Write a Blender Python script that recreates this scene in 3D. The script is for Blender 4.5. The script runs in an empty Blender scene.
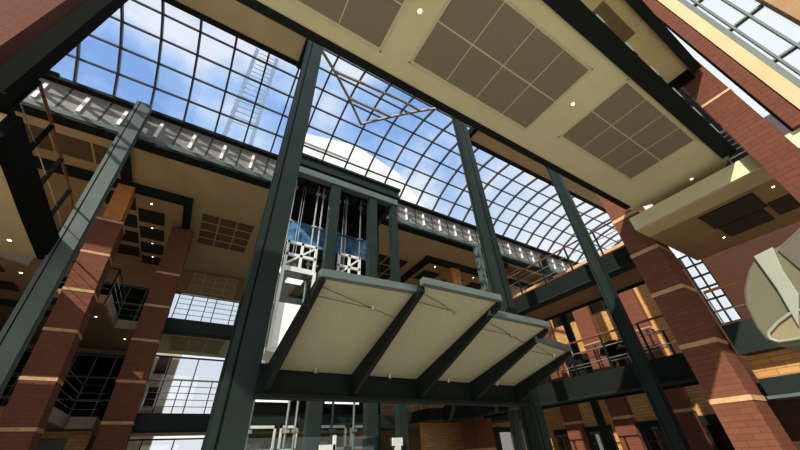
import bpy, math, random
from mathutils import Vector, Matrix
random.seed(7)
scene = bpy.context.scene
COL = scene.collection

# ------------------------------------------------------------------ materials
def new_mat(name):
    m = bpy.data.materials.new(name); m.use_nodes = True
    nt = m.node_tree
    return m, nt, nt.nodes['Principled BSDF']

def plain(name, c, rough=.6, metal=0., var=.12, scale=3., bump=0., spec=.5):
    m, nt, b = new_mat(name)
    b.inputs['Specular IOR Level'].default_value = spec
    tc = nt.nodes.new('ShaderNodeTexCoord'); n = nt.nodes.new('ShaderNodeTexNoise')
    n.inputs['Scale'].default_value = scale; n.inputs['Detail'].default_value = 4
    nt.links.new(tc.outputs['Object'], n.inputs['Vector'])
    r = nt.nodes.new('ShaderNodeValToRGB')
    r.color_ramp.elements[0].position = .3; r.color_ramp.elements[1].position = .7
    r.color_ramp.elements[0].color = tuple(max(0, v*(1-var)) for v in c)+(1,)
    r.color_ramp.elements[1].color = tuple(min(1, v*(1+var)) for v in c)+(1,)
    nt.links.new(n.outputs['Fac'], r.inputs['Fac']); nt.links.new(r.outputs['Color'], b.inputs['Base Color'])
    b.inputs['Roughness'].default_value = rough; b.inputs['Metallic'].default_value = metal
    if bump:
        bp = nt.nodes.new('ShaderNodeBump'); bp.inputs['Strength'].default_value = bump
        nt.links.new(n.outputs['Fac'], bp.inputs['Height']); nt.links.new(bp.outputs['Normal'], b.inputs['Normal'])
    return m

def brick(name, c1, c2, mortar, w=.30, h=.10):
    m, nt, b = new_mat(name)
    tc = nt.nodes.new('ShaderNodeTexCoord'); sp = nt.nodes.new('ShaderNodeSeparateXYZ')
    nt.links.new(tc.outputs['Object'], sp.inputs[0])
    ad = nt.nodes.new('ShaderNodeMath'); ad.operation = 'ADD'
    nt.links.new(sp.outputs['X'], ad.inputs[0]); nt.links.new(sp.outputs['Y'], ad.inputs[1])
    cb = nt.nodes.new('ShaderNodeCombineXYZ')
    nt.links.new(ad.outputs[0], cb.inputs['X']); nt.links.new(sp.outputs['Z'], cb.inputs['Y'])
    t = nt.nodes.new('ShaderNodeTexBrick')
    t.inputs['Scale'].default_value = 1; t.inputs['Brick Width'].default_value = w
    t.inputs['Row Height'].default_value = h; t.inputs['Mortar Size'].default_value = .010
    t.inputs['Mortar Smooth'].default_value = .2; t.inputs['Bias'].default_value = 0
    t.inputs['Color1'].default_value = c1+(1,); t.inputs['Color2'].default_value = c2+(1,)
    t.inputs['Mortar'].default_value = mortar+(1,)
    nt.links.new(cb.outputs[0], t.inputs['Vector'])
    nt.links.new(t.outputs['Color'], b.inputs['Base Color'])
    bp = nt.nodes.new('ShaderNodeBump'); bp.inputs['Strength'].default_value = .3; bp.invert = True
    nt.links.new(t.outputs['Fac'], bp.inputs['Height']); nt.links.new(bp.outputs['Normal'], b.inputs['Normal'])
    b.inputs['Roughness'].default_value = .85
    return m

def glass(name, tint=(.93, .96, 1.), refl=.07, rough=0.):
    m = bpy.data.materials.new(name); m.use_nodes = True
    nt = m.node_tree; nt.nodes.clear()
    o = nt.nodes.new('ShaderNodeOutputMaterial'); mx = nt.nodes.new('ShaderNodeMixShader')
    t = nt.nodes.new('ShaderNodeBsdfTransparent'); t.inputs['Color'].default_value = tint+(1,)
    g = nt.nodes.new('ShaderNodeBsdfGlossy'); g.inputs['Roughness'].default_value = rough
    mx.inputs['Fac'].default_value = refl
    nt.links.new(t.outputs[0], mx.inputs[1]); nt.links.new(g.outputs[0], mx.inputs[2])
    nt.links.new(mx.outputs[0], o.inputs['Surface'])
    return m

def emit(name, c, s):
    m = bpy.data.materials.new(name); m.use_nodes = True
    nt = m.node_tree; nt.nodes.clear()
    o = nt.nodes.new('ShaderNodeOutputMaterial'); e = nt.nodes.new('ShaderNodeEmission')
    e.inputs['Color'].default_value = c+(1,); e.inputs['Strength'].default_value = s
    nt.links.new(e.outputs[0], o.inputs['Surface'])
    return m

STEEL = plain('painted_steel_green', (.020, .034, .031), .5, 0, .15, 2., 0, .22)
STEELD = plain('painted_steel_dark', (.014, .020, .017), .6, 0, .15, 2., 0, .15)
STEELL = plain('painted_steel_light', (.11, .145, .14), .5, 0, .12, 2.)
BLACK = plain('near_black_panel', (.006, .007, .006), .9, 0, .1, 2., 0, .1)
ROOFBAR = plain('roof_bar_bronze', (.055, .050, .052), .45, 0, .1, 2.)
BRACE = plain('brace_bar_sand', (.30, .28, .23), .5, 0, .1, 2.)
CREAM = plain('cream_plaster', (.66, .64, .44), .8, 0, .05, 1.2)
CREAMW = plain('warm_cream_plaster', (.56, .45, .28), .85, 0, .08, 1.0)
TAN = plain('tan_plaster', (.34, .225, .12), .85, 0, .1, 1.0)
PANEL = plain('perforated_ceiling_panel', (.255, .235, .175), .8, 0, .08, 60.)
PANELD = plain('dark_ceiling_panel', (.035, .028, .020), .8, 0, .15, 20.)
PANELB = plain('brown_ceiling_panel', (.17, .115, .06), .8, 0, .12, 8.)
PANELY = plain('pale_ceiling_panel', (.34, .29, .17), .8, 0, .1, 8.)
GRIDL = plain('ceiling_grid_bar', (.62, .58, .44), .6, 0, .05, 3.)
BRIGHT = plain('lit_mullion_white', (.95, .95, .93), .5, 0, .02, 2.)  # near-white puts the light on the clerestory mullions into the colour
STONEW = plain('pale_stone_fascia', (.36, .33, .27), .75, 0, .08, 2.)
WHITE = plain('white_fascia', (.72, .70, .62), .6, 0, .05, 2.)
STONE = plain('stone_band', (.56, .38, .22), .85, 0, .15, 6.)
WOOD = plain('orange_render', (.50, .23, .07), .6, 0, .15, 4.)
HANDR = plain('red_brown_rail', (.20, .07, .04), .4, 0, .1, 4.)
CHROME = plain('brushed_steel', (.55, .55, .53), .3, .8, .1, 8.)
SILVER = plain('white_metal_frame', (.72, .74, .72), .35, .2, .06, 5.)
FROST = plain('frosted_canopy_sheet', (.38, .38, .29), .5, 0, .06, 25.)
CLAD = plain('grey_cladding', (.27, .27, .255), .6, 0, .12, 6.)
PALEG = plain('pale_green_panel', (.90, .95, .91), .4, 0, .08, 2.)
POD2 = plain('brown_grey_metal', (.11, .10, .075), .5, 0, .05, 2.)
PODP = plain('beige_inset', (.26, .22, .14), .6, 0, .05, 2.)
POD = plain('cream_metal_pod', (.15, .145, .10), .45, 0, .05, 2.)
PODL = plain('pale_grey_green_trim', (.30, .33, .27), .4, 0, .05, 2.)
FLOORM = plain('stone_floor', (.50, .45, .36), .5, 0, .12, .8)
GROUND = plain('outside_paving', (.40, .38, .33), .8, 0, .12, .3)
EXTW = plain('white_render_outside', (.85, .84, .80), .8, 0, .05, .4)
EXTS = plain('pale_stone_outside', (.62, .58, .46), .8, 0, .12, 2.)
BLUEG = plain('blue_grey_outside', (.22, .30, .42), .6, 0, .1, 1.)
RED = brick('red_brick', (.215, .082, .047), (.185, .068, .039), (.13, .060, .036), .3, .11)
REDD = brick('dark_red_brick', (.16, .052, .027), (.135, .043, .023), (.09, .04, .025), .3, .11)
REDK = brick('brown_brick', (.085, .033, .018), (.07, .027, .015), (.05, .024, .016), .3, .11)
YEL = brick('yellow_brick', (.62, .37, .15), (.52, .29, .11), (.30, .19, .10), .36, .12)
GLASS = glass('clear_roof_glass')
GLASSB = glass('balustrade_glass', (.80, .86, .85), .10)
GLASSD = glass('dark_window_glass', (.25, .30, .33), .35, .02)
GLASSS = glass('lift_glass', (.85, .92, .92), .05)
BLUEREFL = plain('back_glass_blue_reflection', (.10, .22, .42), .15, 0, .6, 5.)  # blue reflection in the shaft glass, painted as opaque mottled colour
LAMP = emit('lamp_glow', (1., .76, .42), 7.)
STRIP = emit('strip_light_glow', (.9, 1., .95), 1.2)
CABFILL = emit('cab_fill_glow', (1., .98, .92), 1.6)  # added glow for the lift cars, not a known lamp

# ------------------------------------------------------------------ mesh helpers
class MB:
    def __init__(s): s.v = []; s.f = []
    def add(s, vs, fs):
        k = len(s.v); s.v += [tuple(v) for v in vs]; s.f += [tuple(i+k for i in f) for f in fs]; return s
    def box(s, x0, x1, y0, y1, z0, z1):
        x0, x1 = sorted((x0, x1)); y0, y1 = sorted((y0, y1)); z0, z1 = sorted((z0, z1))
        vs = [(x, y, z) for z in (z0, z1) for y in (y0, y1) for x in (x0, x1)]
        return s.add(vs, [(0, 2, 3, 1), (4, 5, 7, 6), (0, 1, 5, 4), (2, 6, 7, 3), (0, 4, 6, 2), (1, 3, 7, 5)])
    def bar(s, p, q, w, h, up=(0, 0, 1)):
        p, q = Vector(p), Vector(q); d = (q-p).normalized(); u = Vector(up)
        a = d.cross(u)
        if a.length < 1e-4: a = d.cross(Vector((1, 0, 0)))
        a.normalize(); b = a.cross(d).normalized()
        vs = []
        for o in (p, q):
            for i, j in ((-1, -1), (1, -1), (1, 1), (-1, 1)): vs.append(o+a*(i*w/2)+b*(j*h/2))
        return s.add(vs, [(3, 2, 1, 0), (4, 5, 6, 7), (0, 1, 5, 4), (1, 2, 6, 5), (2, 3, 7, 6), (3, 0, 4, 7)])
    def tube(s, p, q, r, n=8, r2=None):
        p, q = Vector(p), Vector(q); d = (q-p).normalized(); r2 = r if r2 is None else r2
        a = d.cross(Vector((0, 0, 1)))
        if a.length < 1e-4: a = Vector((1, 0, 0))
        a.normalize(); b = d.cross(a)
        vs = []
        for o, rr in ((p, r), (q, r2)):
            for i in range(n):
                t = 2*math.pi*i/n; vs.append(o+a*(rr*math.cos(t))+b*(rr*math.sin(t)))
        fs = [(i, (i+1) % n, n+(i+1) % n, n+i) for i in range(n)]
        fs += [tuple(range(n))[::-1], tuple(range(n, 2*n))]
        return s.add(vs, fs)
    def prism(s, poly, off):
        n = len(poly); off = Vector(off)
        vs = [Vector(p) for p in poly]; vs += [p+off for p in vs]
        fs = [(i, (i+1) % n, n+(i+1) % n, n+i) for i in range(n)]
        fs += [tuple(range(n))[::-1], tuple(range(n, 2*n))]
        return s.add(vs, fs)
    def shear(s, zref, kx, ky=0):
        s.v = [(x+kx*(z-zref), y+ky*(z-zref), z) for x, y, z in s.v]; return s

def build(name, mb, m, parent=None, bevel=0, smooth=False):
    off = parent_world(parent) if parent else Vector((0, 0, 0))
    me = bpy.data.meshes.new(name)
    me.from_pydata([tuple(Vector(v)-off) for v in mb.v], [], mb.f)
    import bmesh
    bm = bmesh.new(); bm.from_mesh(me); bmesh.ops.recalc_face_normals(bm, faces=bm.faces); bm.to_mesh(me); bm.free()
    me.materials.append(m)
    if smooth:
        for p in me.polygons: p.use_smooth = True
    o = bpy.data.objects.new(name, me); COL.objects.link(o)
    if parent: o.parent = parent
    if bevel:
        b = o.modifiers.new('bevel', 'BEVEL'); b.width = bevel; b.segments = 2; b.limit_method = 'ANGLE'
    return o

def parent_world(o):
    p = Vector((0, 0, 0))
    while o: p += o.location; o = o.parent
    return p

def tag(o, label, cat, group=None):
    o['label'] = label; o['category'] = cat
    if group: o['group'] = group
    return o
def thing(name, loc, label, cat, group=None):
    o = bpy.data.objects.new(name, None); o.location = loc; o.empty_display_size = .2
    COL.objects.link(o); return tag(o, label, cat, group)
def struct(name, mb, m):
    # structure mesh whose origin sits at its lowest corner
    lo = Vector(mb.v[0])
    for v in mb.v: lo = Vector((min(lo.x, v[0]), min(lo.y, v[1]), min(lo.z, v[2])))
    me = bpy.data.meshes.new(name); me.from_pydata([tuple(Vector(v)-lo) for v in mb.v], [], mb.f)
    me.materials.append(m); o = bpy.data.objects.new(name, me); o.location = lo
    COL.objects.link(o); o['kind'] = 'structure'; return o
def dup(root, loc, label, group=None):
    r = root.copy(); COL.objects.link(r); r.location = loc; r['label'] = label
    if group: r['group'] = group
    for ch in list(root.children):
        c = ch.copy(); COL.objects.link(c); c.parent = r
        for g in list(ch.children):
            d = g.copy(); COL.objects.link(d); d.parent = c
    return r

# ------------------------------------------------------------------ camera
F = 320.
def nrm(v): return Vector(v).normalized()
up = nrm((-25, -442, 320)); d1 = nrm((620, 196, 320)); d1 = (d1-up*d1.dot(up)).normalized(); d2 = up.cross(d1)
R = Matrix((d1, d2, up))
cr, cu, cb = R @ Vector((1, 0, 0)), R @ Vector((0, -1, 0)), R @ Vector((0, 0, -1))
cam = bpy.data.cameras.new('camera'); cam.sensor_width = 36; cam.lens = F/800*36; cam.clip_start = .05; cam.clip_end = 500
co = bpy.data.objects.new('camera', cam); COL.objects.link(co)
M = Matrix.Identity(4)
for i in range(3): M[i][0], M[i][1], M[i][2] = cr[i], cu[i], cb[i]
M.translation = (0, 0, 1.6); co.matrix_world = M
scene.camera = co

# ------------------------------------------------------------------ world and sun
w = bpy.data.worlds.new('sky'); scene.world = w; w.use_nodes = True
nt = w.node_tree; bg = nt.nodes['Background']
tc = nt.nodes.new('ShaderNodeTexCoord')
mp = nt.nodes.new('ShaderNodeMapping'); mp.inputs['Scale'].default_value = (1.5, 1.5, 2.2); mp.inputs['Location'].default_value = (.35, .1, .2)
n1 = nt.nodes.new('ShaderNodeTexNoise'); n1.inputs['Scale'].default_value = 2.1; n1.inputs['Detail'].default_value = 7; n1.inputs['Roughness'].default_value = .55
nt.links.new(tc.outputs['Generated'], mp.inputs['Vector']); nt.links.new(mp.outputs[0], n1.inputs['Vector'])
cr_ = nt.nodes.new('ShaderNodeValToRGB')
cr_.color_ramp.elements[0].position = .36; cr_.color_ramp.elements[0].color = (.27, .47, .84, 1)
cr_.color_ramp.elements[1].position = .60; cr_.color_ramp.elements[1].color = (.88, .92, 1., 1)
e = cr_.color_ramp.elements.new(.47); e.color = (.45, .64, .95, 1)
nt.links.new(n1.outputs['Fac'], cr_.inputs['Fac'])
sx = nt.nodes.new('ShaderNodeSeparateXYZ'); nt.links.new(tc.outputs['Generated'], sx.inputs[0])
hz = nt.nodes.new('ShaderNodeMapRange'); hz.inputs['From Min'].default_value = .1; hz.inputs['From Max'].default_value = .70
hz.inputs['To Min'].default_value = 1; hz.inputs['To Max'].default_value = 0
nt.links.new(sx.outputs['Z'], hz.inputs['Value'])
mx = nt.nodes.new('ShaderNodeMix'); mx.data_type = 'RGBA'; mx.inputs['B'].default_value = (1., .99, .95, 1)
nt.links.new(hz.outputs[0], mx.inputs['Factor']); nt.links.new(cr_.outputs['Color'], mx.inputs['A'])
dp = nt.nodes.new('ShaderNodeVectorMath'); dp.operation = 'DOT_PRODUCT'; dp.inputs[1].default_value = (.88, -.42, .22)
nt.links.new(tc.outputs['Generated'], dp.inputs[0])
h2 = nt.nodes.new('ShaderNodeMapRange'); h2.inputs['From Min'].default_value = .35; h2.inputs['From Max'].default_value = .85
nt.links.new(dp.outputs['Value'], h2.inputs['Value'])
mx2 = nt.nodes.new('ShaderNodeMix'); mx2.data_type = 'RGBA'; mx2.inputs['B'].default_value = (1.05, 1.05, 1.02, 1)
nt.links.new(h2.outputs[0], mx2.inputs['Factor']); nt.links.new(mx.outputs['Result'], mx2.inputs['A'])
nt.links.new(mx2.outputs['Result'], bg.inputs['Color']); bg.inputs['Strength'].default_value = .95
sun = bpy.data.lights.new('sun', 'SUN'); sun.energy = 5.0; sun.angle = math.radians(.6); sun.color = (1, .92, .78)
so = bpy.data.objects.new('sun', sun); COL.objects.link(so); so.location = (-20, -10, 40)
so.rotation_euler = Vector((.70, .40, -.52)).to_track_quat('-Z', 'Y').to_euler()

# ------------------------------------------------------------------ setting
struct('floor', MB().box(-14, 22, -8, 23, -.2, 0), FLOORM)
struct('ground', MB().box(-90, 110, -90, 110, -.5, -.25), GROUND)
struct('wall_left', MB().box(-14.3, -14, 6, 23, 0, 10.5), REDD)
# back wall with a glazed strip between x -2.4 and 1.7
wb = MB()
wb.box(-14, -2.4, 23, 23.3, 0, 12.4); wb.box(1.7, 30, 23, 23.3, 0, 12.4)
wb.box(-2.4, 1.7, 23, 23.3, 10.6, 12.4)
struct('wall_back', wb, TAN)
for i, (z0, z1) in enumerate(((.3, 2.9), (3.55, 6.85), (7.5, 10.6))):
    wn = MB().box(-2.4, 1.7, 23.1, 23.14, z0, z1)
    o = struct('window_%d' % (i+1), wn, GLASS)
    fr = MB()
    for k in range(4): fr.box(-2.4+k*1.367-.025, -2.4+k*1.367+.025, 23.05, 23.2, z0, z1)
    for z in (z0+.03, z1-.03): fr.box(-2.4, 1.7, 23.05, 23.2, z-.03, z+.03)
    build('window_frame', fr, STEELD, o)
# right-hand walls
WX = 18.0
wr = MB().box(WX, WX+.4, 5.5, 14.6, 0, 10.0)
struct('wall_right', wr, YEL)
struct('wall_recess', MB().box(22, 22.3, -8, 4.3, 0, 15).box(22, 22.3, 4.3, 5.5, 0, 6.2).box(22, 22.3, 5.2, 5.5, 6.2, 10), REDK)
o = struct('window_4', MB().box(22.1, 22.14, 4.3, 5.2, 6.2, 10), GLASS)
fr = MB()
for k in range(7): fr.box(22.05, 22.2, 4.3, 5.2, 6.2+k*.63-.03, 6.2+k*.63+.03)
for y in (4.33, 4.75, 5.17): fr.box(22.05, 22.2, y-.03, y+.03, 6.2, 10)
build('window_frame', fr, STEELD, o)
struct('trim_1', MB().box(WX-.12, WX+.5, 5.45, 14.65, 10.0, 10.3), STONE)

# back ceiling
struct('ceiling', MB().box(-14, 30, 12.6, 23.3, 12.12, 12.4), CREAMW)

# ------------------------------------------------------------------ glass roof
PRF = [(12.4, 14.0), (11.45, 14.6), (10.5, 15.0), (9.55, 15.27), (8.6, 15.40), (7.65, 15.36), (6.7, 15.12), (5.75, 14.72), (4.8, 14.2)]
X0, SP = .53, 4.97
def roof_z(y):
    for (a, b), (c, d) in zip(PRF, PRF[1:]):
        if c <= y <= a: return b+(a-y)/(a-c)*(d-b)
rf = thing('glass_roof', (0, 12.4, 14.0), 'curved glass vault of dark glazing bars over the atrium, open to blue sky', 'roof')
def rafter(x, n):
    m = MB()
    for (a, b), (c, d) in zip(PRF[:n], PRF[1:n]):
        m.bar((x, a+.02, b), (x, c-.02, d), .065, .13)
    build('rafter', m, ROOFBAR, rf)
xs = [X0+SP/4*k for k in range(-9, 24)]
BL, BR = .75, 9.2     # open bay between the first two tall posts
for x in xs: rafter(x, 9 if BL-.4 < x < BR+.1 else 6)
XL, XR = xs[0], xs[-1]
for i, (y, z) in enumerate(PRF[:-1]):
    m = MB()
    if i < 6: m.bar((XL, y, z), (XR, y, z), .05, .09)
    else: m.bar((BL-.2, y, z), (BR, y, z), .05, .09)
    build('purlin', m, ROOFBAR, rf)
gm = MB()
for i, ((a, b), (c, d)) in enumerate(zip(PRF, PRF[1:])):
    l, r = (XL, XR) if i < 5 else (BL-.2, BR)
    gm.add([(l, a, b+.09), (r, a, b+.09), (r, c, d+.09), (l, c, d+.09)], [(0, 1, 2, 3)])
build('glass', gm, GLASS, rf)
def on_roof(x, y): return (x, y, roof_z(y)-.14)
for pts in ([(.95, 6.6), (1.88, 7.37), (2.95, 8.3), (4.03, 9.27)], [(4.03, 9.27), (5.16, 8.21), (6.16, 7.13), (7.04, 6.13)], [(1.88, 7.37), (5.02, 7.1), (6.16, 7.13)], [(2.95, 8.3), (5.16, 8.21)]):
    m = MB()
    for p, q in zip(pts, pts[1:]): m.bar(on_roof(*p), on_roof(*q), .09, .10)
    build('brace', m, BRACE, rf)
# front steel edge of the roof, side bays
for a, b, y in ((XL, BL-.2, 7.7), (BR, XR, 7.3)):
    build('edge_beam', MB().box(a, b, y, y+.24, 15.10, 15.36), STEELD, rf)
for x in (BL-.22, BR+.03): build('edge_beam', MB().box(x-.12, x+.12, 5.0, 7.9, 14.95, 15.3), STEELD, rf)
# header soffits in the two side bays
tag(build('header_soffit', MB().box(XL, BL-.25, 5.6, 7.7, 15.12, 15.3), CREAMW), 'tan plaster soffit strip left of the first tall post, between roof and bridge', 'soffit')
tag(build('header_soffit', MB().box(BR+.15, 24.0, 5.6, 7.3, 15.12, 15.3), CREAMW), 'tan plaster soffit strip right of the second tall post, between roof and bridge', 'soffit')

# clerestory strip and gutter beam under the roof
cl = thing('clerestory_band', (0, 12.5, 12.55), 'grey cladding band with thin white upright strips under the glass roof', 'cladding')
build('cladding', MB().box(XL, XR, 12.46, 12.6, 12.55, 13.95), CLAD, cl)
k = 0
for x in xs:
    build('white_strip', MB().box(x+.52, x+.64, 12.40, 12.46, 12.85, 13.75), BRIGHT, cl)  # lit mullions, their brightness painted in near-white
    build('mullion', MB().box(x-.03, x+.03, 12.45, 12.46, 12.55, 13.95), ROOFBAR, cl)
gb = thing('gutter_beam', (0, 12.3, 12.1), 'long blue-grey steel gutter beam beneath the grey cladding band', 'beam')
build('beam', MB().box(XL, XR, 12.25, 12.6, 12.28, 12.55), STEELL, gb)
build('lower_flange', MB().box(XL, XR, 12.15, 12.62, 12.12, 12.26), STEELD, gb)
build('top_rail', MB().box(XL, XR, 12.2, 12.62, 13.95, 14.1), STEELD, cl)

# ------------------------------------------------------------------ steel posts
def h_post(x, y, z1, wd, dp, label, mat=STEEL, kx=0, zref=6, z0=0):
    t = thing('steel_post', (x, y, z0), label, 'post', 'tall steel posts')
    for s in (-1, 1):
        build('flange', MB().box(x-wd/2, x+wd/2, y+s*dp/2-.025, y+s*dp/2+.025, z0+.04, z1).shear(zref, kx), mat, t)
    build('web', MB().box(x-.07, x+.07, y-dp/2+.025, y+dp/2-.025, z0+.04, z1).shear(zref, kx), mat, t)
    build('groove', MB().box(x-wd*.30, x-wd*.24, y-dp/2-.03, y-dp/2-.025, z0+.04, z1).shear(zref, kx), BLACK, t)
    build('base_plate', MB().box(x-wd*.8, x+wd*.8, y-dp*.8, y+dp*.8, z0, z0+.04).shear(zref, kx), mat, t)
    return t
h_post(.545, 4.62, 14.0, .37, .40, 'thick green-grey steel post left of the canopy, tallest upright near the centre')
h_post(5.62, 4.58, 14.0, .27, .28, 'dark steel post at the right end of the canopy, rising to the bridge')
h_post(10.68, 4.58, 14.0, .28, .28, 'dark steel post crossing in front of the right-hand walkways')
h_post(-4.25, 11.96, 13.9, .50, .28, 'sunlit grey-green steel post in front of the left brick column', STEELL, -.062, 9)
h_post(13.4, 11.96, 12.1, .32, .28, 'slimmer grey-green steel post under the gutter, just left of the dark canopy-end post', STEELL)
t = thing('steel_post', (-4.5, 6.72, 7.3), 'black box steel post slanting across the top left corner', 'post', 'tall steel posts')
build('shaft', MB().box(-4.68, -4.36, 6.55, 6.90, 7.34, 15.0), BLACK, t)
build('base_plate', MB().box(-4.8, -4.24, 6.45, 7.0, 7.28, 7.34), BLACK, t)

# ------------------------------------------------------------------ overhead bridge
BZ = 6.45
br = thing('overhead_bridge', (2, 1.3, BZ), 'wide overhead bridge with cream soffit and square grey panels crossing the top of the view', 'bridge')
build('deck', MB().box(-5, 8.58, .25, 2.30, BZ, BZ+.23).prism([(8.58, .25, BZ), (9.35, .66, BZ), (9.02, 1.6, BZ), (8.58, 2.34, BZ)], (0, 0, .23)), CREAM, br)
fb = MB().box(-5, 8.42, 2.30, 2.36, BZ-.015, BZ+.34); fb.box(-5, 8.42, 2.25, 2.37, BZ-.03, BZ+.005)
build('front_beam', fb, STEELD, br)
nb = MB().box(-5, 8.58, .12, .25, BZ-.015, BZ+.34); nb.box(-5, 8.50, .10, .36, BZ-.03, BZ+.0)
build('rear_beam', nb, STEELD, br)
def soffit_panel(x0, x1, y0, y1, nx, ny):
    m = MB().box(x0, x1, y0, y1, BZ-.008, BZ+.01)
    p = build('ceiling_panel', m, PANEL, br)
    g = MB()
    for i in range(1, nx): x = x0+(x1-x0)*i/nx; g.box(x-.007, x+.007, y0, y1, BZ-.012, BZ-.008)
    for j in range(1, ny): y = y0+(y1-y0)*j/ny; g.box(x0, x1, y-.009, y+.009, BZ-.013, BZ-.008)
    for (a, b, c, d) in ((x0-.05, x0-.028, y0-.05, y1+.05), (x1+.028, x1+.05, y0-.05, y1+.05), (x0-.05, x1+.05, y0-.05, y0-.028), (x0-.05, x1+.05, y1+.028, y1+.05)):
        g.box(a, b, c, d, BZ-.010, BZ+.002)
    build('grid', g, GRIDL, p)
soffit_panel(1.64, 4.15, .63, 1.90, 4, 2)
soffit_panel(4.92, 7.37, .44, 1.68, 4, 2)
soffit_panel(-1.43, 1.10, .72, 1.98, 4, 2)
# glass balustrade on the near side of the bridge
bl = thing('glass_balustrade', (4, .16, BZ+.34), 'glass balustrade with steel clamps along the near edge of the overhead bridge', 'balustrade')
build('glass', MB().box(-2, 8.4, .155, .165, BZ+.345, BZ+1.35), GLASSB, bl)
build('handrail', MB().tube((-2, .16, BZ+1.37), (8.4, .16, BZ+1.37), .022), CHROME, bl)
for i in range(10):
    x = .66+i*.82
    build('clamp', MB().box(x-.07, x+.07, .09, .115, BZ+.22, BZ+.52), STEELL, bl, .005)
    build('post', MB().box(x-.016, x+.016, .12, .15, BZ+.345, BZ+1.35), STEELD, bl)

# ------------------------------------------------------------------ downlights
def downlight(x, y, z, label, group, r=.075):
    t = thing('downlight', (x, y, z), label, 'downlight', group)
    build('trim_ring', MB().tube((x, y, z-.012), (x, y, z+.004), r, 14), WHITE, t)
    build('lamp', MB().tube((x, y, z-.018), (x, y, z-.012), r*.7, 12), LAMP, t)
    return t
g = 'downlights in the bridge soffit'
dl = downlight(1.35, 1.29, BZ, 'small round downlight in the bridge soffit, between two panel grids near the top edge', g, .036)
dup(dl, (4.47, 1.14, BZ), 'small round downlight in the bridge soffit, between the middle and right panel grids', g)
dup(dl, (8.66, .99, BZ), 'small round downlight at the plain right end of the bridge soffit', g)
g = 'downlights under the left galleries'
dl2 = downlight(-5.0, 11.3, 6.72, 'downlight in the cream soffit at the far left, beside the black curved beam', g, .06)

# ------------------------------------------------------------------ railing helper
def railing(path, label, h=1.1, step=1.3, rails=(.25, .5, .75), mat=STEELD, top=CHROME, topr=.03, group='balustrades', railr=.014, name='balustrade', post=.045):
    t = thing(name, path[0], label, 'railing', group)
    tm = MB(); mm = [MB() for _ in rails]
    for p, q in zip(path, path[1:]):
        P, Q = Vector(p), Vector(q); L = (Q-P).length; n = max(1, round(L/step))
        tm.tube(P+Vector((0, 0, h)), Q+Vector((0, 0, h)), topr)
        for m, r in zip(mm, rails): m.tube(P+Vector((0, 0, h*r)), Q+Vector((0, 0, h*r)), railr, 6)
        for i in range(n+(1 if q == path[-1] else 0)):
            c = P+(Q-P)*(i/n)
            build('post', MB().bar(c, c+Vector((0, 0, h)), post, post*.5, (Q-P)), mat, t)
    build('handrail', tm, top, t)
    for m in mm: build('rail', m, CHROME, t)
    return t

# ------------------------------------------------------------------ brick columns
def column(x, y, wx, wy, z1, bands, label, kx=0, zref=6, mat=RED, upper=None):
    t = thing('brick_column', (x, y, 0), label, 'column', 'brick columns')
    zs = [0]+[b for b in bands]
    build('shaft', MB().box(x-wx/2, x+wx/2, y-wy/2, y+wy/2, 0, z1).shear(zref, kx), mat, t)
    for b in bands:
        build('stone_band', MB().box(x-wx/2-.012, x+wx/2+.012, y-wy/2-.012, y+wy/2+.012, b-.05, b+.05).shear(zref, kx), STONE, t)
    if upper:
        a, zt = upper
        build('upper_post', MB().box(x-a/2, x+a/2, y-a/2, y+a/2, z1, zt).shear(zref, kx), WOOD, t)
    return t
column(-4.05, 15.2, .85, .85, 9.95, [1.45, 2.72, 4.03, 5.5, 6.9, 8.39, 9.88], 'sunlit red brick column at the left with cream stone bands and an orange top', -.09, 6.2, upper=(.6, 11.85))
column(-1.92, 17.75, .95, .8, 11.8, [1.7, 3.1, 4.5, 6.1, 7.6, 9.2], 'shaded red brick column beside the left walkways, second from the left', -.06, 6.)
column(10.4, 2.95, .80, .72, 10.3, [1.1, 2.26, 3.42, 4.75, 5.94, 7.15, 8.35, 9.5], 'big red brick column on the right with stone bands, under the bridge end')
column(13.6, 14.75, 1.15, 1.1, 9.6, [1.7, 3.2, 4.7, 6.2, 7.7, 9.5], 'brick column behind the canopy, half sunlit, with an orange upper post', upper=(.75, 11.85))
t = thing('brick_pier', (-5.7, 7.3, 7.27), 'dark brick pier in the top left corner of the view', 'column')
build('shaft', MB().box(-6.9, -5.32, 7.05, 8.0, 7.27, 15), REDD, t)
build('stone_strip', MB().box(-6.55, -6.45, 7.02, 7.06, 7.27, 15), STONE, t)
# glazed frame beside the pier
sg = thing('side_glazing', (-5.1, 7.6, 11), 'thin black frame of glazing between the corner pier and black post', 'glazing')
build('frame', MB().bar((-5.3, 7.6, 8.6), (-5.3, 7.6, 14.6), .12, .12).bar((-5.3, 7.6, 9.4), (-4.6, 7.6, 9.4), .08, .08).bar((-5.0, 7.6, 8.6), (-5.0, 7.6, 14.6), .06, .06), STEELD, sg)

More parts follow.
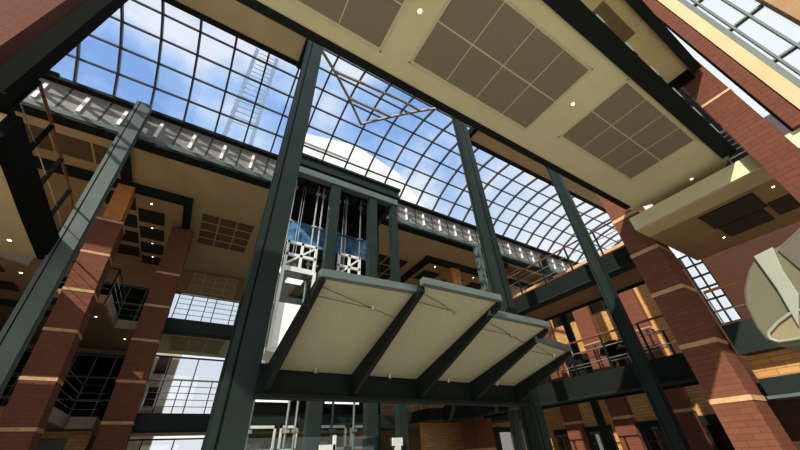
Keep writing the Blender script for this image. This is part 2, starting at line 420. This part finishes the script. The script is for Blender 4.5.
# ------------------------------------------------------------------ back ceiling fittings
def steel_frame(segs, label):
    t = thing('ceiling_frame', segs[0][0], label, 'beam')
    for p, q in segs: build('beam', MB().bar(p, q, .30, .36), STEELD, t)
    return t
steel_frame([((-13.5, 15.1, 11.95), (-2.05, 15.1, 11.95)), ((-2.2, 15.26, 11.95), (-2.2, 20.5, 11.95)), ((-4.6, 12.65, 12.03), (-4.6, 14.94, 12.03))], 'dark steel frame bent round a corner under the left back ceiling')
steel_frame([((11.2, 14.4, 11.95), (24, 14.4, 11.95)), ((11.4, 14.56, 11.95), (11.4, 20.5, 11.95)), ((16.8, 12.65, 12.03), (16.8, 14.24, 12.03))], 'dark steel frame bent round a corner under the right back ceiling')
def cpanel(x0, x1, y0, y1, z, m, label, group, bars=0, barsy=0):
    t = thing('ceiling_panel', ((x0+x1)/2, (y0+y1)/2, z), label, 'ceiling panel', group)
    build('panel', MB().box(x0, x1, y0, y1, z-.03, z), m, t)
    if bars or barsy:
        g = MB()
        for i in range(bars+1): x = x0+(x1-x0)*i/bars; g.box(x-.03, x+.03, y0, y1, z-.06, z-.03)
        for i in range(barsy+1): y = y0+(y1-y0)*i/barsy; g.box(x0, x1, y-.025, y+.025, z-.055, z-.03)
        build('grid_bar', g, CREAMW, t)
    return t
gp = 'brown panels in the ceiling by the left gutter'
for i in range(4):
    cpanel(-9.4+i*1.25, -8.25+i*1.25, 13.1, 14.3, 12.12, PANELB, ['brown square ceiling panel hidden farthest left under the gutter', 'brown square ceiling panel under the left gutter, left of the next two', 'brown square ceiling panel under the left gutter, middle of the row', 'brown square ceiling panel under the left gutter, nearest the grey-green post'][i], gp)
cpanel(-1.6, .95, 15.9, 19.1, 12.12, PANELB, 'brown ceiling panel divided by a three by four grid, left of the tall post', 'gridded panels', 3, 4)
t = thing('wall_grille', (-.2, 22.95, 10.7), 'pale yellow gridded panel above the back window, left of the tall post', 'panel')
build('panel', MB().box(-1.4, 1.2, 22.93, 22.99, 10.72, 12.0), PANELY, t)
m = MB()
for k in range(5): m.box(-1.4+k*.65-.03, -1.4+k*.65+.03, 22.89, 22.93, 10.72, 12.0)
for k in range(4): m.box(-1.4, 1.2, 22.89, 22.93, 10.72+k*.427-.025, 10.72+k*.427+.025)
build('grid_bar', m, CREAMW, t)
gp = 'dark square panels in the back left ceiling'
names = ['nearest', 'second', 'third', 'fourth']
for i in range(4):
    cpanel(-5.6, -4.4, 16.0+i*1.7, 17.2+i*1.7, 12.12, PANELD, 'dark square ceiling panel beyond the left brick column, %s in the left row' % names[i], gp)
    cpanel(-4.3, -3.2, 16.9+i*1.7, 18.1+i*1.7, 12.12, PANELD, 'dark square ceiling panel beyond the left brick column, %s in the right row' % names[i], gp)
g = 'downlights in the back left ceiling'
d3 = downlight(-3.75, 16.3, 12.12, 'downlight in the back left ceiling, nearest of a line of four beside the brick column', g, .06)
for y, nm in ((18.6, 'second'), (20.3, 'third'), (22.0, 'farthest')):
    dup(d3, (-3.75, y, 12.12), 'downlight in the back left ceiling, %s of a line of four beside the brick column' % nm, g)
gp = 'dark square panels in the back right ceiling'
for i in range(3):
    cpanel(12.2+i*2.2, 13.6+i*2.2, 16.0, 17.4, 12.12, PANELD, 'dark square ceiling panel behind the right steel frame, %s from the left in the front row' % names[i].replace('nearest', 'first'), gp)
    cpanel(13.3+i*2.2, 14.7+i*2.2, 17.6, 19.0, 12.12, PANELD, 'dark square ceiling panel behind the right steel frame, %s from the left in the back row' % names[i].replace('nearest', 'first'), gp)
cpanel(17.2, 25, 12.75, 14.0, 12.12, PANELB, 'long brown slatted ceiling panel under the gutter at right', 'slats', 8, 1)
cpanel(8.2, 10.6, 15.4, 18.8, 12.12, PANELD, 'dark ceiling panel just right of the lift tower', 'gridded panels', 3, 3)
g = 'downlights in the back right ceiling'
for x, y, lb in ((12.6, 15.3, 'downlight in the back right ceiling, left of the orange post'), (16.2, 15.4, 'downlight in the back right ceiling, right of the orange post'), (19.3, 14.9, 'downlight in the back right ceiling, beyond the dark canopy-end post')):
    dup(d3, (x, y, 12.12), lb, g)

# ------------------------------------------------------------------ galleries
def gallery(poly, z0, z1, soff, label, fascia, fmat, fh=None):
    x = sum(p[0] for p in poly)/len(poly); y = sum(p[1] for p in poly)/len(poly)
    t = thing('gallery', (x, y, z0), label, 'gallery')
    build('slab', MB().prism([(a, b, z0) for a, b in poly], (0, 0, z1-z0)), soff, t)
    lo, hi = fh or (z0-.02, z1+.02)
    for (p, q) in fascia:
        P, Q = Vector((p[0], p[1], (lo+hi)/2)), Vector((q[0], q[1], (lo+hi)/2))
        build('fascia', MB().bar(P, Q, .10, hi-lo), fmat, t)
    return t
# near left gallery, second floor
ed = [(-4.12, 6.95), (-4.20, 8.3), (-4.26, 10.0), (-4.34, 12.2)]
inn = [(-4.30, 6.95), (-4.38, 8.3), (-4.50, 10.0), (-4.62, 12.2)]
tg = gallery([(-13.9, 6.95)]+inn+[(-13.9, 12.2)], 6.72, 7.25, CREAMW, 'near left gallery with black curved edge beam and cream soffit', [], BLACK)
for (a, b), (c, d) in zip(zip(ed, ed[1:]), zip(inn, inn[1:])):
    build('edge_beam', MB().prism([a+(6.70,), b+(6.70,), d+(6.70,), c+(6.70,)], (0, 0, .60)), BLACK, tg)
build('ceiling_panel', MB().prism([(-6.7, 7.4, 6.70), (-5.05, 7.4, 6.70), (-5.2, 10.4, 6.70), (-6.7, 10.4, 6.70)], (0, 0, .02)), PANELB, tg)
railing([(-4.40, 7.0, 7.32), (-4.40, 8.28, 7.32), (-4.42, 9.5, 7.32), (-4.45, 10.9, 7.32), (-4.52, 12.1, 7.32)], 'railing with red-brown rails and raking black posts on the near left gallery', 1.1, 1.3, (.4,), BLACK, HANDR, .035, post=.09)
# left back galleries: L shaped
for z0, z1, nm in ((6.88, 7.22, 'upper'), (3.05, 3.4, 'lower')):
    P = [(-13.9, 12.7), (-5.9, 12.7), (-5.1, 13.2), (-5.1, 15.8), (-3.45, 15.8), (-3.45, 18.75), (-2.6, 18.75), (-2.6, 22.9), (-13.9, 22.9)]
    t = gallery(P, z0, z1, TAN, '%s left gallery wrapping round behind the brick columns, pale fascia' % nm, [((-13.9, 12.7), (-5.9, 12.7)), ((-5.9, 12.7), (-5.1, 13.2)), ((-3.45, 15.8), (-3.45, 18.75)), ((-3.45, 18.75), (-2.6, 18.75))], STONEW)
    for i, (x, y) in enumerate(((-6.4, 13.6), (-7.9, 14.4), (-6.4, 15.2), (-5.0, 16.2), (-5.0, 17.8), (-6.4, 17.0))):
        build('ceiling_panel', MB().box(x-.62, x+.62, y-.38, y+.38, z0-.03, z0), PANELD, t)
    railing([(-9, 12.85, z1), (-6, 12.85, z1), (-5.2, 13.4, z1), (-5.2, 15.9, z1), (-3.55, 15.9, z1), (-3.55, 18.9, z1), (-2.7, 18.9, z1)], 'black balustrade with thin rails on the %s left gallery' % nm, 1.15, 1.2, (.25, .5, .75), BLACK, STEEL, .03, railr=.009)
for x, y, z, lb in ((-5.4, 13.9, 6.88, 'downlight under the upper left gallery, left of the grey-green post'), (-5.4, 15.4, 6.88, 'downlight under the upper left gallery, beside the sunlit brick column'), (-3.9, 17.5, 6.88, 'downlight under the upper left gallery, between the two left brick columns'), (-3.1, 20.5, 6.88, 'downlight under the upper left gallery, left of the shaded brick column'), (-6.8, 14.9, 6.88, 'downlight under the upper left gallery, farthest left')):
    dup(dl2, (x, y, z), lb, 'downlights under the left galleries')
# screens standing behind the left railings
for z, nm in ((7.22, 'upper'), (3.4, 'lower')):
    t = thing('window_screen', (-6, 22.6, z), 'dark framed window screen at the back of the %s left gallery' % nm, 'screen')
    build('panel', MB().box(-9, -2.6, 22.7, 22.8, z, z+3.2), BLACK, t)
    m = MB()
    for k in range(9): m.box(-9+k*.8-.03, -9+k*.8+.03, 22.62, 22.7, z, z+3.2)
    for k in range(4): m.box(-9, -2.6, 22.62, 22.7, z+.1+k*1.0-.03, z+.1+k*1.0+.03)
    build('frame', m, STEELL, t)
# left shop front under the lower gallery
t = thing('shop_front', (-5.4, 19.5, 0), 'brown door front under the lower left gallery, behind the sunlit column', 'shop front')
build('wall', MB().box(-9, -2.65, 19.4, 19.6, 0, 3.0), YEL, t)
build('sign_board', MB().box(-4.9, -3.3, 19.3, 19.4, 2.3, 2.75), STEELL, t, .02)
build('door', MB().box(-4.6, -3.6, 19.34, 19.4, 0, 2.2), GLASSD, t)

# back walkways (upper and lower) between second column and the lift
for z0, z1, nm in ((6.83, 7.46, 'upper'), (2.90, 3.52, 'lower')):
    t = thing('walkway', (2, 18.5, z0), '%s back walkway with dark blue-grey edge beam, left of the tall post' % nm, 'walkway', 'back walkways')
    build('deck', MB().box(-2.3, 11.0, 18.5, 22.9, z0+.1, z1-.05), CREAM, t)
    build('edge_beam', MB().box(-2.3, 11.0, 18.3, 18.5, z0, z1), STEEL, t)
    build('lower_flange', MB().box(-2.3, 11.0, 18.2, 18.6, z0-.05, z0), STEELD, t)
    railing([(-1.4, 18.4, z1), (11, 18.4, z1)], 'steel balustrade of thin horizontal rails on the %s back walkway' % nm, 1.3, 1.25, (.2, .4, .6, .8), STEELD, CHROME, .035, post=.07)
cpanel(-1.2, 1.2, 19.4, 21.9, 6.92, PANELY, 'pale gridded ceiling panel beneath the upper back walkway', 'gridded panels', 3, 3)

# right back galleries
for z0, z1, nm in ((6.88, 7.25, 'upper'), (3.05, 3.55, 'lower')):
    t = gallery([(11.2, 15.4), (17.9, 15.4), (26, 15.4), (26, 22.9), (11.2, 22.9)], z0, z1, TAN, '%s right back gallery behind the canopy' % nm, [((11.2, 15.4), (17.9, 15.4)), ((11.2, 15.4), (11.2, 18.3))], STEELD)
    railing([(11.35, 18.2, z1+.02), (11.35, 15.5, z1+.02), (14.9, 15.5, z1+.02)], 'balustrade with bright posts on the %s right back gallery' % nm, 1.1, 1.0, (.3, .6), CHROME, CHROME)
struct('wall_gallery', MB().box(11.6, 25, 19.6, 19.8, 7.25, 12.1), TAN)
t = thing('shop_front', (14, 16.3, 0), 'brown brick front with dark doors under the lower right back gallery', 'shop front')
build('wall', MB().box(11.3, 17.9, 16.3, 16.6, 0, 3.0), YEL, t)
build('door', MB().box(14.6, 17.6, 16.24, 16.3, 0, 2.5), GLASSD, t)
build('lintel', MB().box(14.5, 17.7, 16.22, 16.3, 2.5, 2.75), STEELD, t)

# ------------------------------------------------------------------ right walkways
for z0, z1, nm, xb in ((6.62, 7.27, 'upper', 14.2), (3.0, 3.65, 'lower', 13.7)):
    t = thing('walkway', (12, 8, z0), '%s right walkway with dark steel edge and brown underside, behind the tall posts' % nm, 'walkway', 'right walkways')
    build('edge_beam', MB().box(12.0, 12.2, 3.4, 15.3, z0, z1), STEELD, t)
    build('lower_flange', MB().box(11.9, 12.4, 3.4, 15.3, z0-.05, z0), STEEL, t)
    build('deck', MB().box(12.2, xb, 3.4, 15.3, z0+.1, z1-.05), TAN, t)
    build('far_beam', MB().box(xb, xb+.1, 3.4, 15.3, z0, z1), STEELD, t)
    railing([(12.1, 3.5, z1), (12.1, 15.2, z1)], 'railing with red-brown handrail along the %s right walkway' % nm, 1.12, 1.35, (.3, .65), STEELD, HANDR, .035, post=.08)
    railing([(xb+.1, 3.5, z1), (xb+.1, 15.2, z1)], 'rear railing on the far side of the %s right walkway' % nm, 1.12, 1.35, (.5,), STEELD, HANDR, .03, post=.08)

# pilasters, windows on the sunlit brick wall
gp = 'red brick pilasters on the sunlit wall'
for y, lb in ((12.0, 'left'), (9.45, 'middle'), (7.0, 'right')):
    t = thing('brick_pilaster', (WX-.15, y, 0), 'red brick pilaster on the sunlit yellow wall, %s of three' % lb, 'pilaster', gp)
    build('shaft', MB().box(WX-.3, WX-.001, y-.45, y+.45, 0, 10.0), RED, t)
    for z in (2.6, 5.9, 8.6): build('stone_band', MB().box(WX-.32, WX, y-.47, y+.47, z-.06, z+.06), STONE, t)
def wall_window(y, z, wd, h, label, group, arch=False):
    t = thing('wall_window', (WX-.05, y, z), label, 'window', group)
    build('pane', MB().box(WX-.04, WX, y-wd/2, y+wd/2, z, z+h), GLASSD, t)
    m = MB().box(WX-.08, WX, y-wd/2-.06, y-wd/2, z, z+h).box(WX-.08, WX, y+wd/2, y+wd/2+.06, z, z+h).box(WX-.08, WX, y-.03, y+.03, z, z+h)
    build('frame', m, STEELD, t)
    build('lintel', MB().box(WX-.14, WX, y-wd/2-.08, y+wd/2+.08, z+h, z+h+.32), STEELD, t)
    if arch:
        a = MB()
        pr = None
        for k in range(9):
            u = -1+k/4.; p = (WX-.5+.35*u*u, y+u*(wd/2+.05), z+h+.55-.25*u*u)
            if pr: a.bar(pr, p, .7, .12)
            pr = p
        build('hood', a, STEELD, t)
gp = 'windows in the sunlit brick wall'
for y, z, wd, h, a, lb in ((12.95, .6, .7, 1.45, 0, 'narrow ground floor window at the left end of the sunlit brick wall'),
        (10.9, .6, 1.2, 1.45, 0, 'ground floor window between the left and middle pilasters of the sunlit wall'),
        (8.4, .6, 1.0, 1.45, 0, 'ground floor window between the middle and right pilasters of the sunlit wall'),
        (6.1, .6, .9, 1.45, 0, 'ground floor window near the right end of the sunlit brick wall'),
        (10.7, 4.0, 1.3, 1.3, 0, 'first floor window under a dark lintel behind the lower right walkway'),
        (8.25, 4.0, 1.3, 1.1, 1, 'first floor window under a curved dark hood behind the lower right walkway'),
        (13.1, 4.0, .9, 1.7, 0, 'first floor window next to the canopy end on the sunlit wall'),
        (8.25, 7.4, 1.3, 1.4, 0, 'upper window on the sunlit brick wall, right one'),
        (10.7, 7.4, 1.3, 1.4, 0, 'upper window on the sunlit brick wall, left one')):
    wall_window(y, z, wd, h, lb, gp, a)
# slim steel posts carrying the right walkways
gp = 'slim posts under the right walkway'
for y, lb in ((11.6, 'first from the canopy'), (8.6, 'second from the canopy'), (6.1, 'third from the canopy')):
    t = thing('slim_post', (14.55, y, 0), 'slim dark steel post standing under the right walkways, %s' % lb, 'post', gp)
    build('shaft', MB().box(14.45, 14.65, y-.12, y+.12, .04, 10.0), STEELD, t)
    build('base_plate', MB().box(14.32, 14.78, y-.22, y+.22, 0, .04), STEELD, t)

# ------------------------------------------------------------------ right-hand gallery by the big column
t = gallery([(8.58, -4.4), (12.0, -4.4), (12.0, 2.45), (8.58, 2.45)], 5.89, 6.22, TAN, 'right upper gallery with pale fascia and dark panels in its soffit, beyond the bridge end', [((8.58, -4.4), (8.58, 2.45))], CREAM, (5.88, 6.23))
build('soffit_border', MB().box(8.6, 9.2, -4.4, 2.45, 5.87, 5.89), CREAMW, t)
for x0, x1, y0, y1 in ((9.4, 10.34, .41, 1.43), (10.23, 11.1, -.55, .39), (10.4, 11.2, .5, 1.38), (9.4, 10.1, -1.6, -.66)):
    build('ceiling_panel', MB().box(x0, x1, y0, y1, 5.86, 5.89), PANELD, t)
g = 'downlights under the right upper gallery'
for x, y, lb in ((11.1, 1.5, 'downlight under the right upper gallery, lowest in the view'), (9.57, .11, 'downlight under the right upper gallery, nearest its pale edge'), (10.67, -.03, 'downlight under the right upper gallery, closest to the cream box')):
    dup(dl, (x, y, 5.89), lb, g)
# first floor gallery right of the column
t = thing('gallery', (11, 0, 2.3), 'near right first floor gallery with dark green edge and yellow brick band', 'gallery')
build('slab', MB().box(10.9, 21.9, -7.5, 2.5, 3.15, 3.75), TAN, t)
build('fascia', MB().box(10.6, 10.9, -7.5, 2.5, 3.12, 3.78), STEEL, t)
build('brick_band', MB().box(11.0, 11.4, -7.5, 2.55, 2.62, 3.12), YEL, t)
build('lower_beam', MB().box(10.75, 11.2, -7.5, 2.5, 2.28, 2.62), STEEL, t)
build('bottom_flange', MB().box(10.6, 11.2, -7.5, 2.5, 2.22, 2.28), STEELL, t)
build('brick_wall', MB().box(11.6, 11.9, -7.5, 3.6, 0, 2.62), REDK, t)
railing([(10.7, 2.45, 3.78), (10.7, -5, 3.78)], 'railing with orange handrail right of the big brick column', .85, 1.25, (.4,), CHROME, WOOD, .035)
# drainpipe on the wall under it
t = thing('wall_light', (11.55, 3.0, 1.3), 'thin white wall strip below the near right gallery', 'light fitting')
build('strip', MB().box(11.52, 11.6, 3.0, 3.12, 1.5, 2.5), SILVER, t)

# high right-hand wall: piers and glazing
def pier(x, y0, y1, m, z0, z1, label, name='wall_pier', cat='pier'):
    t = thing(name, (x, (y0+y1)/2, z0), label, cat, 'upright strips of the high right wall')
    build('shaft', MB().box(x, x+.3, y0, y1, z0, z1), m, t)
    return t
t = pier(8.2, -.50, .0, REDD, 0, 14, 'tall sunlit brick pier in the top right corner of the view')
for z in (7.6, 9.3, 10.95): build('stone_band', MB().box(8.188, 8.5, -.51, .01, z-.03, z+.03), STONE, t)
pier(8.42, -.89, -.66, REDD, 6.23, 14, 'narrow shaded brick strip between white slits at top right')
pier(8.42, -1.13, -.91, CREAMW, 6.23, 14, 'cream upright strip beside the tall glazing at top right')
pier(8.36, -2.37, -1.86, TAN, 6.23, 14, 'brown upright pier at the extreme top right corner')
t = thing('side_window', (8.6, -1.5, 6.3), 'tall bright window with green steel mullions at top right', 'window')
build('glass', MB().box(8.58, 8.6, -1.84, -1.14, 6.24, 14), GLASS, t)
m = MB().box(8.47, 8.62, -1.23, -1.14, 6.24, 14).box(8.5, 8.62, -1.33, -1.29, 6.24, 14).box(8.5, 8.62, -1.62, -1.58, 6.24, 14)
for k in range(6): m.box(8.52, 8.62, -1.84, -1.14, 6.4+k*1.4, 6.45+k*1.4)
build('mullion', m, STEELL, t)
t = thing('slit_window', (8.58, -.6, 6.3), 'thin white slit window between two brick strips at top right', 'window')
build('glass', MB().box(8.58, 8.6, -.65, -.53, 6.24, 14), GLASS, t)
build('frame', MB().box(8.55, 8.62, -.655, -.63, 6.24, 14), STEELD, t)
t = thing('ceiling_bay', (6, .7, 8.53), 'cream ceiling bay with a brown panel high above the bridge railing', 'ceiling')
build('slab', MB().box(3.3, 8.1, -.30, 1.76, 8.53, 8.7), CREAMW, t)
build('edge_beam', MB().box(3.3, 8.1, -.47, -.30, 8.45, 8.72), STEELD, t)
build('ceiling_panel', MB().box(4.9, 6.05, -.08, .66, 8.51, 8.53), PANELB, t)
build('end_beam', MB().box(7.95, 8.15, -.28, 1.76, 8.36, 8.53), BLACK, t)
railing([(8.75, .3, 6.24), (8.75, -.1, 6.24)], 'short pale ladder-like railing at the right end of the bridge', .9, .3, (.25, .4, .55, .7, .85), CHROME, SILVER, .03, post=.06)
struct('wall_upper', MB().box(11.0, 11.15, -.55, 2.4, 6.22, 14), PANELD)

# cream pod hanging at the right edge
pod = thing('wall_pod', (6.0, .6, 2.4), 'cream rounded box with chamfered edges at the right edge of the view', 'bulkhead')
fx = 6.0
prof = [(.70, 3.50), (.82, 3.40), (.99, 3.18), (1.07, 3.00), (1.11, 2.72), (1.10, 2.55), (1.02, 2.46), (.85, 2.44), (-.6, 2.44), (-.6, 3.9), (.12, 3.70), (.41, 3.56)]
body = MB().prism([(fx, y, z) for y, z in prof], (1.4, 0, 0))
build('body', body, POD, pod, .03)
build('side_face', MB().prism([(fx-.03, .46, 3.50), (fx-.03, .12, 3.66), (fx-.03, -.5, 3.8), (fx-.03, -.5, 2.9), (fx-.03, .38, 2.95)], (.04, 0, 0)), POD2, pod, .01)
build('trim_strip', MB().prism([(fx-.06, .68, 3.52), (fx-.06, .47, 3.55), (fx-.06, .54, 3.24), (fx-.06, .57, 2.94), (fx-.06, .76, 2.61), (fx-.06, .70, 3.06)], (.07, 0, 0)), PODL, pod, .01)
ring = MB()
pts = [(fx-.045, .30, 2.52), (fx-.045, .85, 2.50), (fx-.045, 1.00, 2.51), (fx-.045, 1.05, 2.56), (fx-.045, 1.03, 2.62), (fx-.045, .89, 2.71), (fx-.045, .75, 2.77), (fx-.045, .55, 2.79), (fx-.045, .30, 2.78)]
build('oval_panel', MB().prism([(fx-.02, y, z) for x, y, z in pts], (.03, 0, 0)), PODP, pod)
for p, q in zip(pts, pts[1:]+pts[:1]): ring.tube(p, q, .016, 6)
build('oval_rim', ring, PODL, pod)
build('mounting_arm', MB().box(7.3, 10.58, -.5, -.2, 3.2, 3.5), STEELD, pod)

# ------------------------------------------------------------------ canopy
cn = thing('glass_canopy', (3, 4.4, 2.25), 'upward tilted canopy of four frosted panels on dark ribs between two posts', 'canopy')
bm_ = MB().box(.72, 5.36, 4.36, 4.42, 2.25, 2.56).box(.72, 5.36, 4.28, 4.50, 2.22, 2.26).box(.72, 5.36, 4.30, 4.48, 2.55, 2.58)
build('back_beam', bm_, STEELD, cn)
RX = [.82, 1.93, 2.98, 4.03, 5.08]
FR = [(2.62, 3.00), (2.60, 3.10), (2.50, 3.07), (2.68, 2.95), (3.10, 2.84)]
for x, (fy, fz) in zip(RX, FR):
    m = MB().prism([(x-.03, 4.36, 2.25), (x-.03, 4.36, 2.56), (x-.03, fy, fz+.01), (x-.03, fy, fz-.07)], (.06, 0, 0))
    build('rib', m, STEELD, cn)
PF = [((2.64, 2.97), (2.72, 3.06)), ((2.58, 3.10), (2.50, 3.06)), ((2.69, 2.95), (2.67, 2.93)), ((2.86, 2.80), (3.12, 2.83))]
for i, ((ly, lz), (ry, rz)) in enumerate(PF):
    l, r = RX[i]+.03, RX[i+1]-.03
    vs = [(l, 4.34, 2.53), (r, 4.34, 2.53), (r, ry, rz), (l, ly, lz)]
    p = build('canopy_panel', MB().add(vs+[(a, b, c+.03) for a, b, c in vs], [(3, 2, 1, 0), (4, 5, 6, 7), (0, 1, 5, 4), (1, 2, 6, 5), (2, 3, 7, 6), (3, 0, 4, 7)]), FROST, cn)
    build('edge_trim', MB().bar((l-.06, ly-.02, lz+.03), (r+.03, ry-.02, rz+.03), .08, .075), STEELL, p)
    c = Vector(((l+r)/2, ly+.28, lz-.07+.02))
    wi = MB()
    zz = lambda y, a=ly, b=lz: b+(y-a)*(2.53-b)/(4.34-a)-.025
    for (xa, ya) in ((l, ly+.22), (r, ly+.38), (l, ly+.08)):
        wi.tube((xa, ya, zz(ya)), ((l+r)/2+.1, ly+.26, zz(ly+.26)), .003, 5)
    build('cable', wi, STEELD, p)
    build('fitting', MB().tube(((l+r)/2+.1, ly+.26, zz(ly+.26)-.02), ((l+r)/2+.1, ly+.26, zz(ly+.26)+.02), .022, 10).tube(((l+r)/2, 4.27, 2.50), ((l+r)/2, 4.27, 2.56), .02, 8), CHROME, p)

# ------------------------------------------------------------------ lift tower
lt = thing('lift_tower', (3, 7.6, 0), 'dark steel lift tower with open top frame behind the canopy', 'lift tower')
for x, wd in ((1.12, .16), (2.50, .30), (3.84, .28), (4.66, .22)):
    build('front_post', MB().box(x-wd/2, x+wd/2, 7.5, 7.72, 0, 9.0), STEEL if wd > .17 else SILVER, lt)
for x in (1.05, 5.0): build('back_post', MB().box(x-.12, x+.12, 9.5, 9.75, 0, 9.2), STEEL, lt)
build('header', MB().box(.95, 4.85, 7.44, 7.76, 9.22, 9.58).box(.9, 4.9, 7.36, 7.80, 9.54, 9.62), STEEL, lt)
build('header', MB().box(.95, 4.80, 7.46, 7.70, 8.88, 9.12), STEELL, lt)
for x in (.98, 4.82): build('side_beam', MB().box(x-.1, x+.1, 7.76, 9.75, 9.1, 9.5), STEEL, lt)
build('back_header', MB().box(.95, 5.1, 9.5, 9.75, 8.9, 9.5), STEELD, lt)
build('top_plate', MB().box(1.0, 4.8, 8.1, 9.5, 9.3, 9.4), BLACK, lt)
for x in (1.32, 2.24, 2.78, 3.58, 2.05, 3.05):
    m = MB().tube((x, 7.95, 0), (x, 7.95, 9.0), .03, 8)
    for k in range(7): m.box(x-.07, x+.07, 7.9, 8.0, .8+k*1.3, .86+k*1.3)
    build('guide_rail', m, CHROME if x < 2.3 else STEELL, lt)
for x in (1.65, 1.72, 3.1, 3.16, 3.22):
    build('hoist_rope', MB().tube((x, 8.3, 6.5), (x, 8.3, 9.2), .012, 6), CHROME, lt)
for k in range(7):
    build('hoist_gear', MB().box(1.3+k*.48, 1.55+k*.48, 7.8+(k % 3)*.2, 8.05+(k % 3)*.2, 8.95-(k % 2)*.12, 9.2), STEELD, lt)
sb = MB()
for z0, z1 in ((0, 1.80), (2.42, 3.0), (3.0, 5.0)): sb.box(1.0, 5.1, 9.55, 9.62, z0, z1)
build('back_panel', sb, STEEL, lt)
build('sill_band', MB().box(1.0, 5.1, 9.5, 9.62, 2.62, 2.98).box(1.0, 5.1, 9.5, 9.6, 5.0, 5.3).box(1.0, 5.1, 9.5, 9.6, 7.2, 7.6), BLACK, lt)
build('strip_light', MB().box(1.4, 2.4, 9.45, 9.5, 2.86, 2.93).box(3.4, 4.4, 9.45, 9.5, 2.86, 2.93), STRIP, lt)
build('back_glass', MB().box(1.2, 4.9, 9.5, 9.52, 7.55, 8.5), BLUEREFL, lt)
build('back_screen', MB().box(1.0, 5.1, 9.56, 9.64, 5.2, 9.3), BLACK, lt)
for x0, x1 in ((1.48, 2.22), (2.32, 2.75), (3.30, 4.08), (4.2, 4.75)):
    wf = MB().box(x0, x1, 9.5, 9.56, 1.82, 1.88).box(x0, x1, 9.5, 9.56, 2.30, 2.36).box(x0, x0+.05, 9.5, 9.56, 1.82, 2.36).box(x1-.05, x1, 9.5, 9.56, 1.82, 2.36)
    f_ = build('window_frame', wf, SILVER, lt)
    build('pane', MB().box(x0, x1, 9.53, 9.55, 1.85, 2.33), GLASSS, f_)
build('front_glass', MB().box(1.2, 4.55, 7.46, 7.48, 0, 2.0), GLASSS, lt)
build('door_head', MB().box(2.62, 2.95, 7.40, 7.46, 1.74, 1.86).box(2.9, 2.96, 7.40, 7.46, 0, 2.02), SILVER, lt)
build('door_head', MB().box(4.3, 4.55, 7.40, 7.46, 1.80, 1.95).box(4.36, 4.5, 7.40, 7.46, 0, 1.8), SILVER, lt)
def car(x0, x1, label):
    t = thing('lift_car', ((x0+x1)/2, 8.4, 3.6), label, 'lift car', 'lift cars in the tower')
    y0, y1 = 7.72, 9.2
    build('floor', MB().box(x0, x1, y0, y1, 3.6, 3.75), SILVER, t)
    build('cab_roof', MB().box(x0-.02, x1+.02, y0-.02, y1, 5.62, 5.76), SILVER, t)
    build('cab_ceiling', MB().box(x0+.05, x1-.05, y0+.05, y1-.05, 5.55, 5.62), PANELB, t)
    build('cab_glass', MB().box(x0, x1, y0, y0+.02, 3.75, 5.62).box(x0, x0+.02, y0, y1, 3.75, 5.62), GLASSS, t)
    build('back_panel', MB().box(x0+.02, x1-.02, y1-.06, y1, 4.75, 5.6), PANELB, t)
    build('lower_panel', MB().box(x0+.02, x1-.02, y0-.02, y0-.005, 3.7, 4.75), PALEG, t)
    m = MB()
    for x in (x0, x1): m.box(x-.035, x+.035, y0-.05, y0+.05, 3.6, 5.7)
    build('corner_frame', m, SILVER, t)
    m = MB()
    for x in (x0+.02, (x0+x1)/2, x1-.02):
        m.box(x-.035, x+.035, y0, y0+.07, 5.76, 6.55)
    for z in (6.5, 6.12): m.box(x0, x1, y0, y0+.06, z-.04, z+.04)
    m.bar((x0, y0+.03, 5.8), (x1, y0+.03, 6.5), .05, .05)
    build('roof_guard', m, SILVER, t)
    build('cab_fill', MB().box(x0+.2, x1-.2, y0+.25, y0+.5, 5.52, 5.55), CABFILL, t)  # added glowing sheet that brightens the cab interior
    build('roof_gear', MB().box(x0+.2, x1-.25, y0+.4, y0+.9, 5.76, 6.1).tube((x0+.3, y0+.5, 6.2), (x1-.3, y0+.5, 6.2), .12, 12), STEELL, t)
car(1.36, 2.18, 'white framed glass lift car with brown interior, left one in the tower')
car(2.82, 3.52, 'white framed lift car half hidden by the canopy, right one in the tower')

# ------------------------------------------------------------------ things outside seen through the glass
t = thing('outside_building', (12, 33, -.25), 'bright white building wall seen through the glass roof above the lift tower', 'building')
build('wall', MB().prism([(5.2, 32, -.25), (26, 32, -.25), (26, 32, 34), (21, 32, 40), (13, 32, 42.5), (5.2, 32, 40.5)], (0, 6, 0)), EXTW, t)
build('parapet', MB().box(5.2, 12, 31.9, 32, 38.4, 38.7), CLAD, t)
t = thing('outside_facade', (-2.6, 27, -.25), 'pale stone building seen through the left part of the back windows', 'building')
build('wall', MB().box(-5, -.75, 27, 29, -.25, 9.0), EXTS, t)
for z in (2.2, 4.4, 6.2): build('cornice', MB().box(-5, -.72, 26.9, 27, z, z+.18), CLAD, t)
for z in (4.75, 6.6): build('window', MB().box(-1.9, -1.3, 26.96, 27, z, z+1.1), GLASSD, t)
t = thing('outside_mast_frame', (-2.5, 21, 12.5), 'blue-grey steel frame with thin horizontal rails outside, left of the tall post', 'frame')
for (xa, xb) in ((-2.4, -2.9), (-.5, -.95)):
    build('upright', MB().bar((xa, 20.5, 12.4), (xb, 20.5, 36), .30, .30), BLUEG, t)
m = MB()
for k in range(17): m.bar((-2.6, 20.5, 24.5+k*.7), (-.7, 20.5, 24.5+k*.7), .05, .05)
build('rail', m, BLUEG, t)

scene.view_settings.view_transform = 'Standard'
scene.view_settings.look = 'None'
scene.view_settings.exposure = .12
scene.view_settings.gamma = .86
scene.cycles.use_denoising = True
scene.cycles.max_bounces = 10
scene.cycles.diffuse_bounces = 5
scene.cycles.transparent_max_bounces = 16
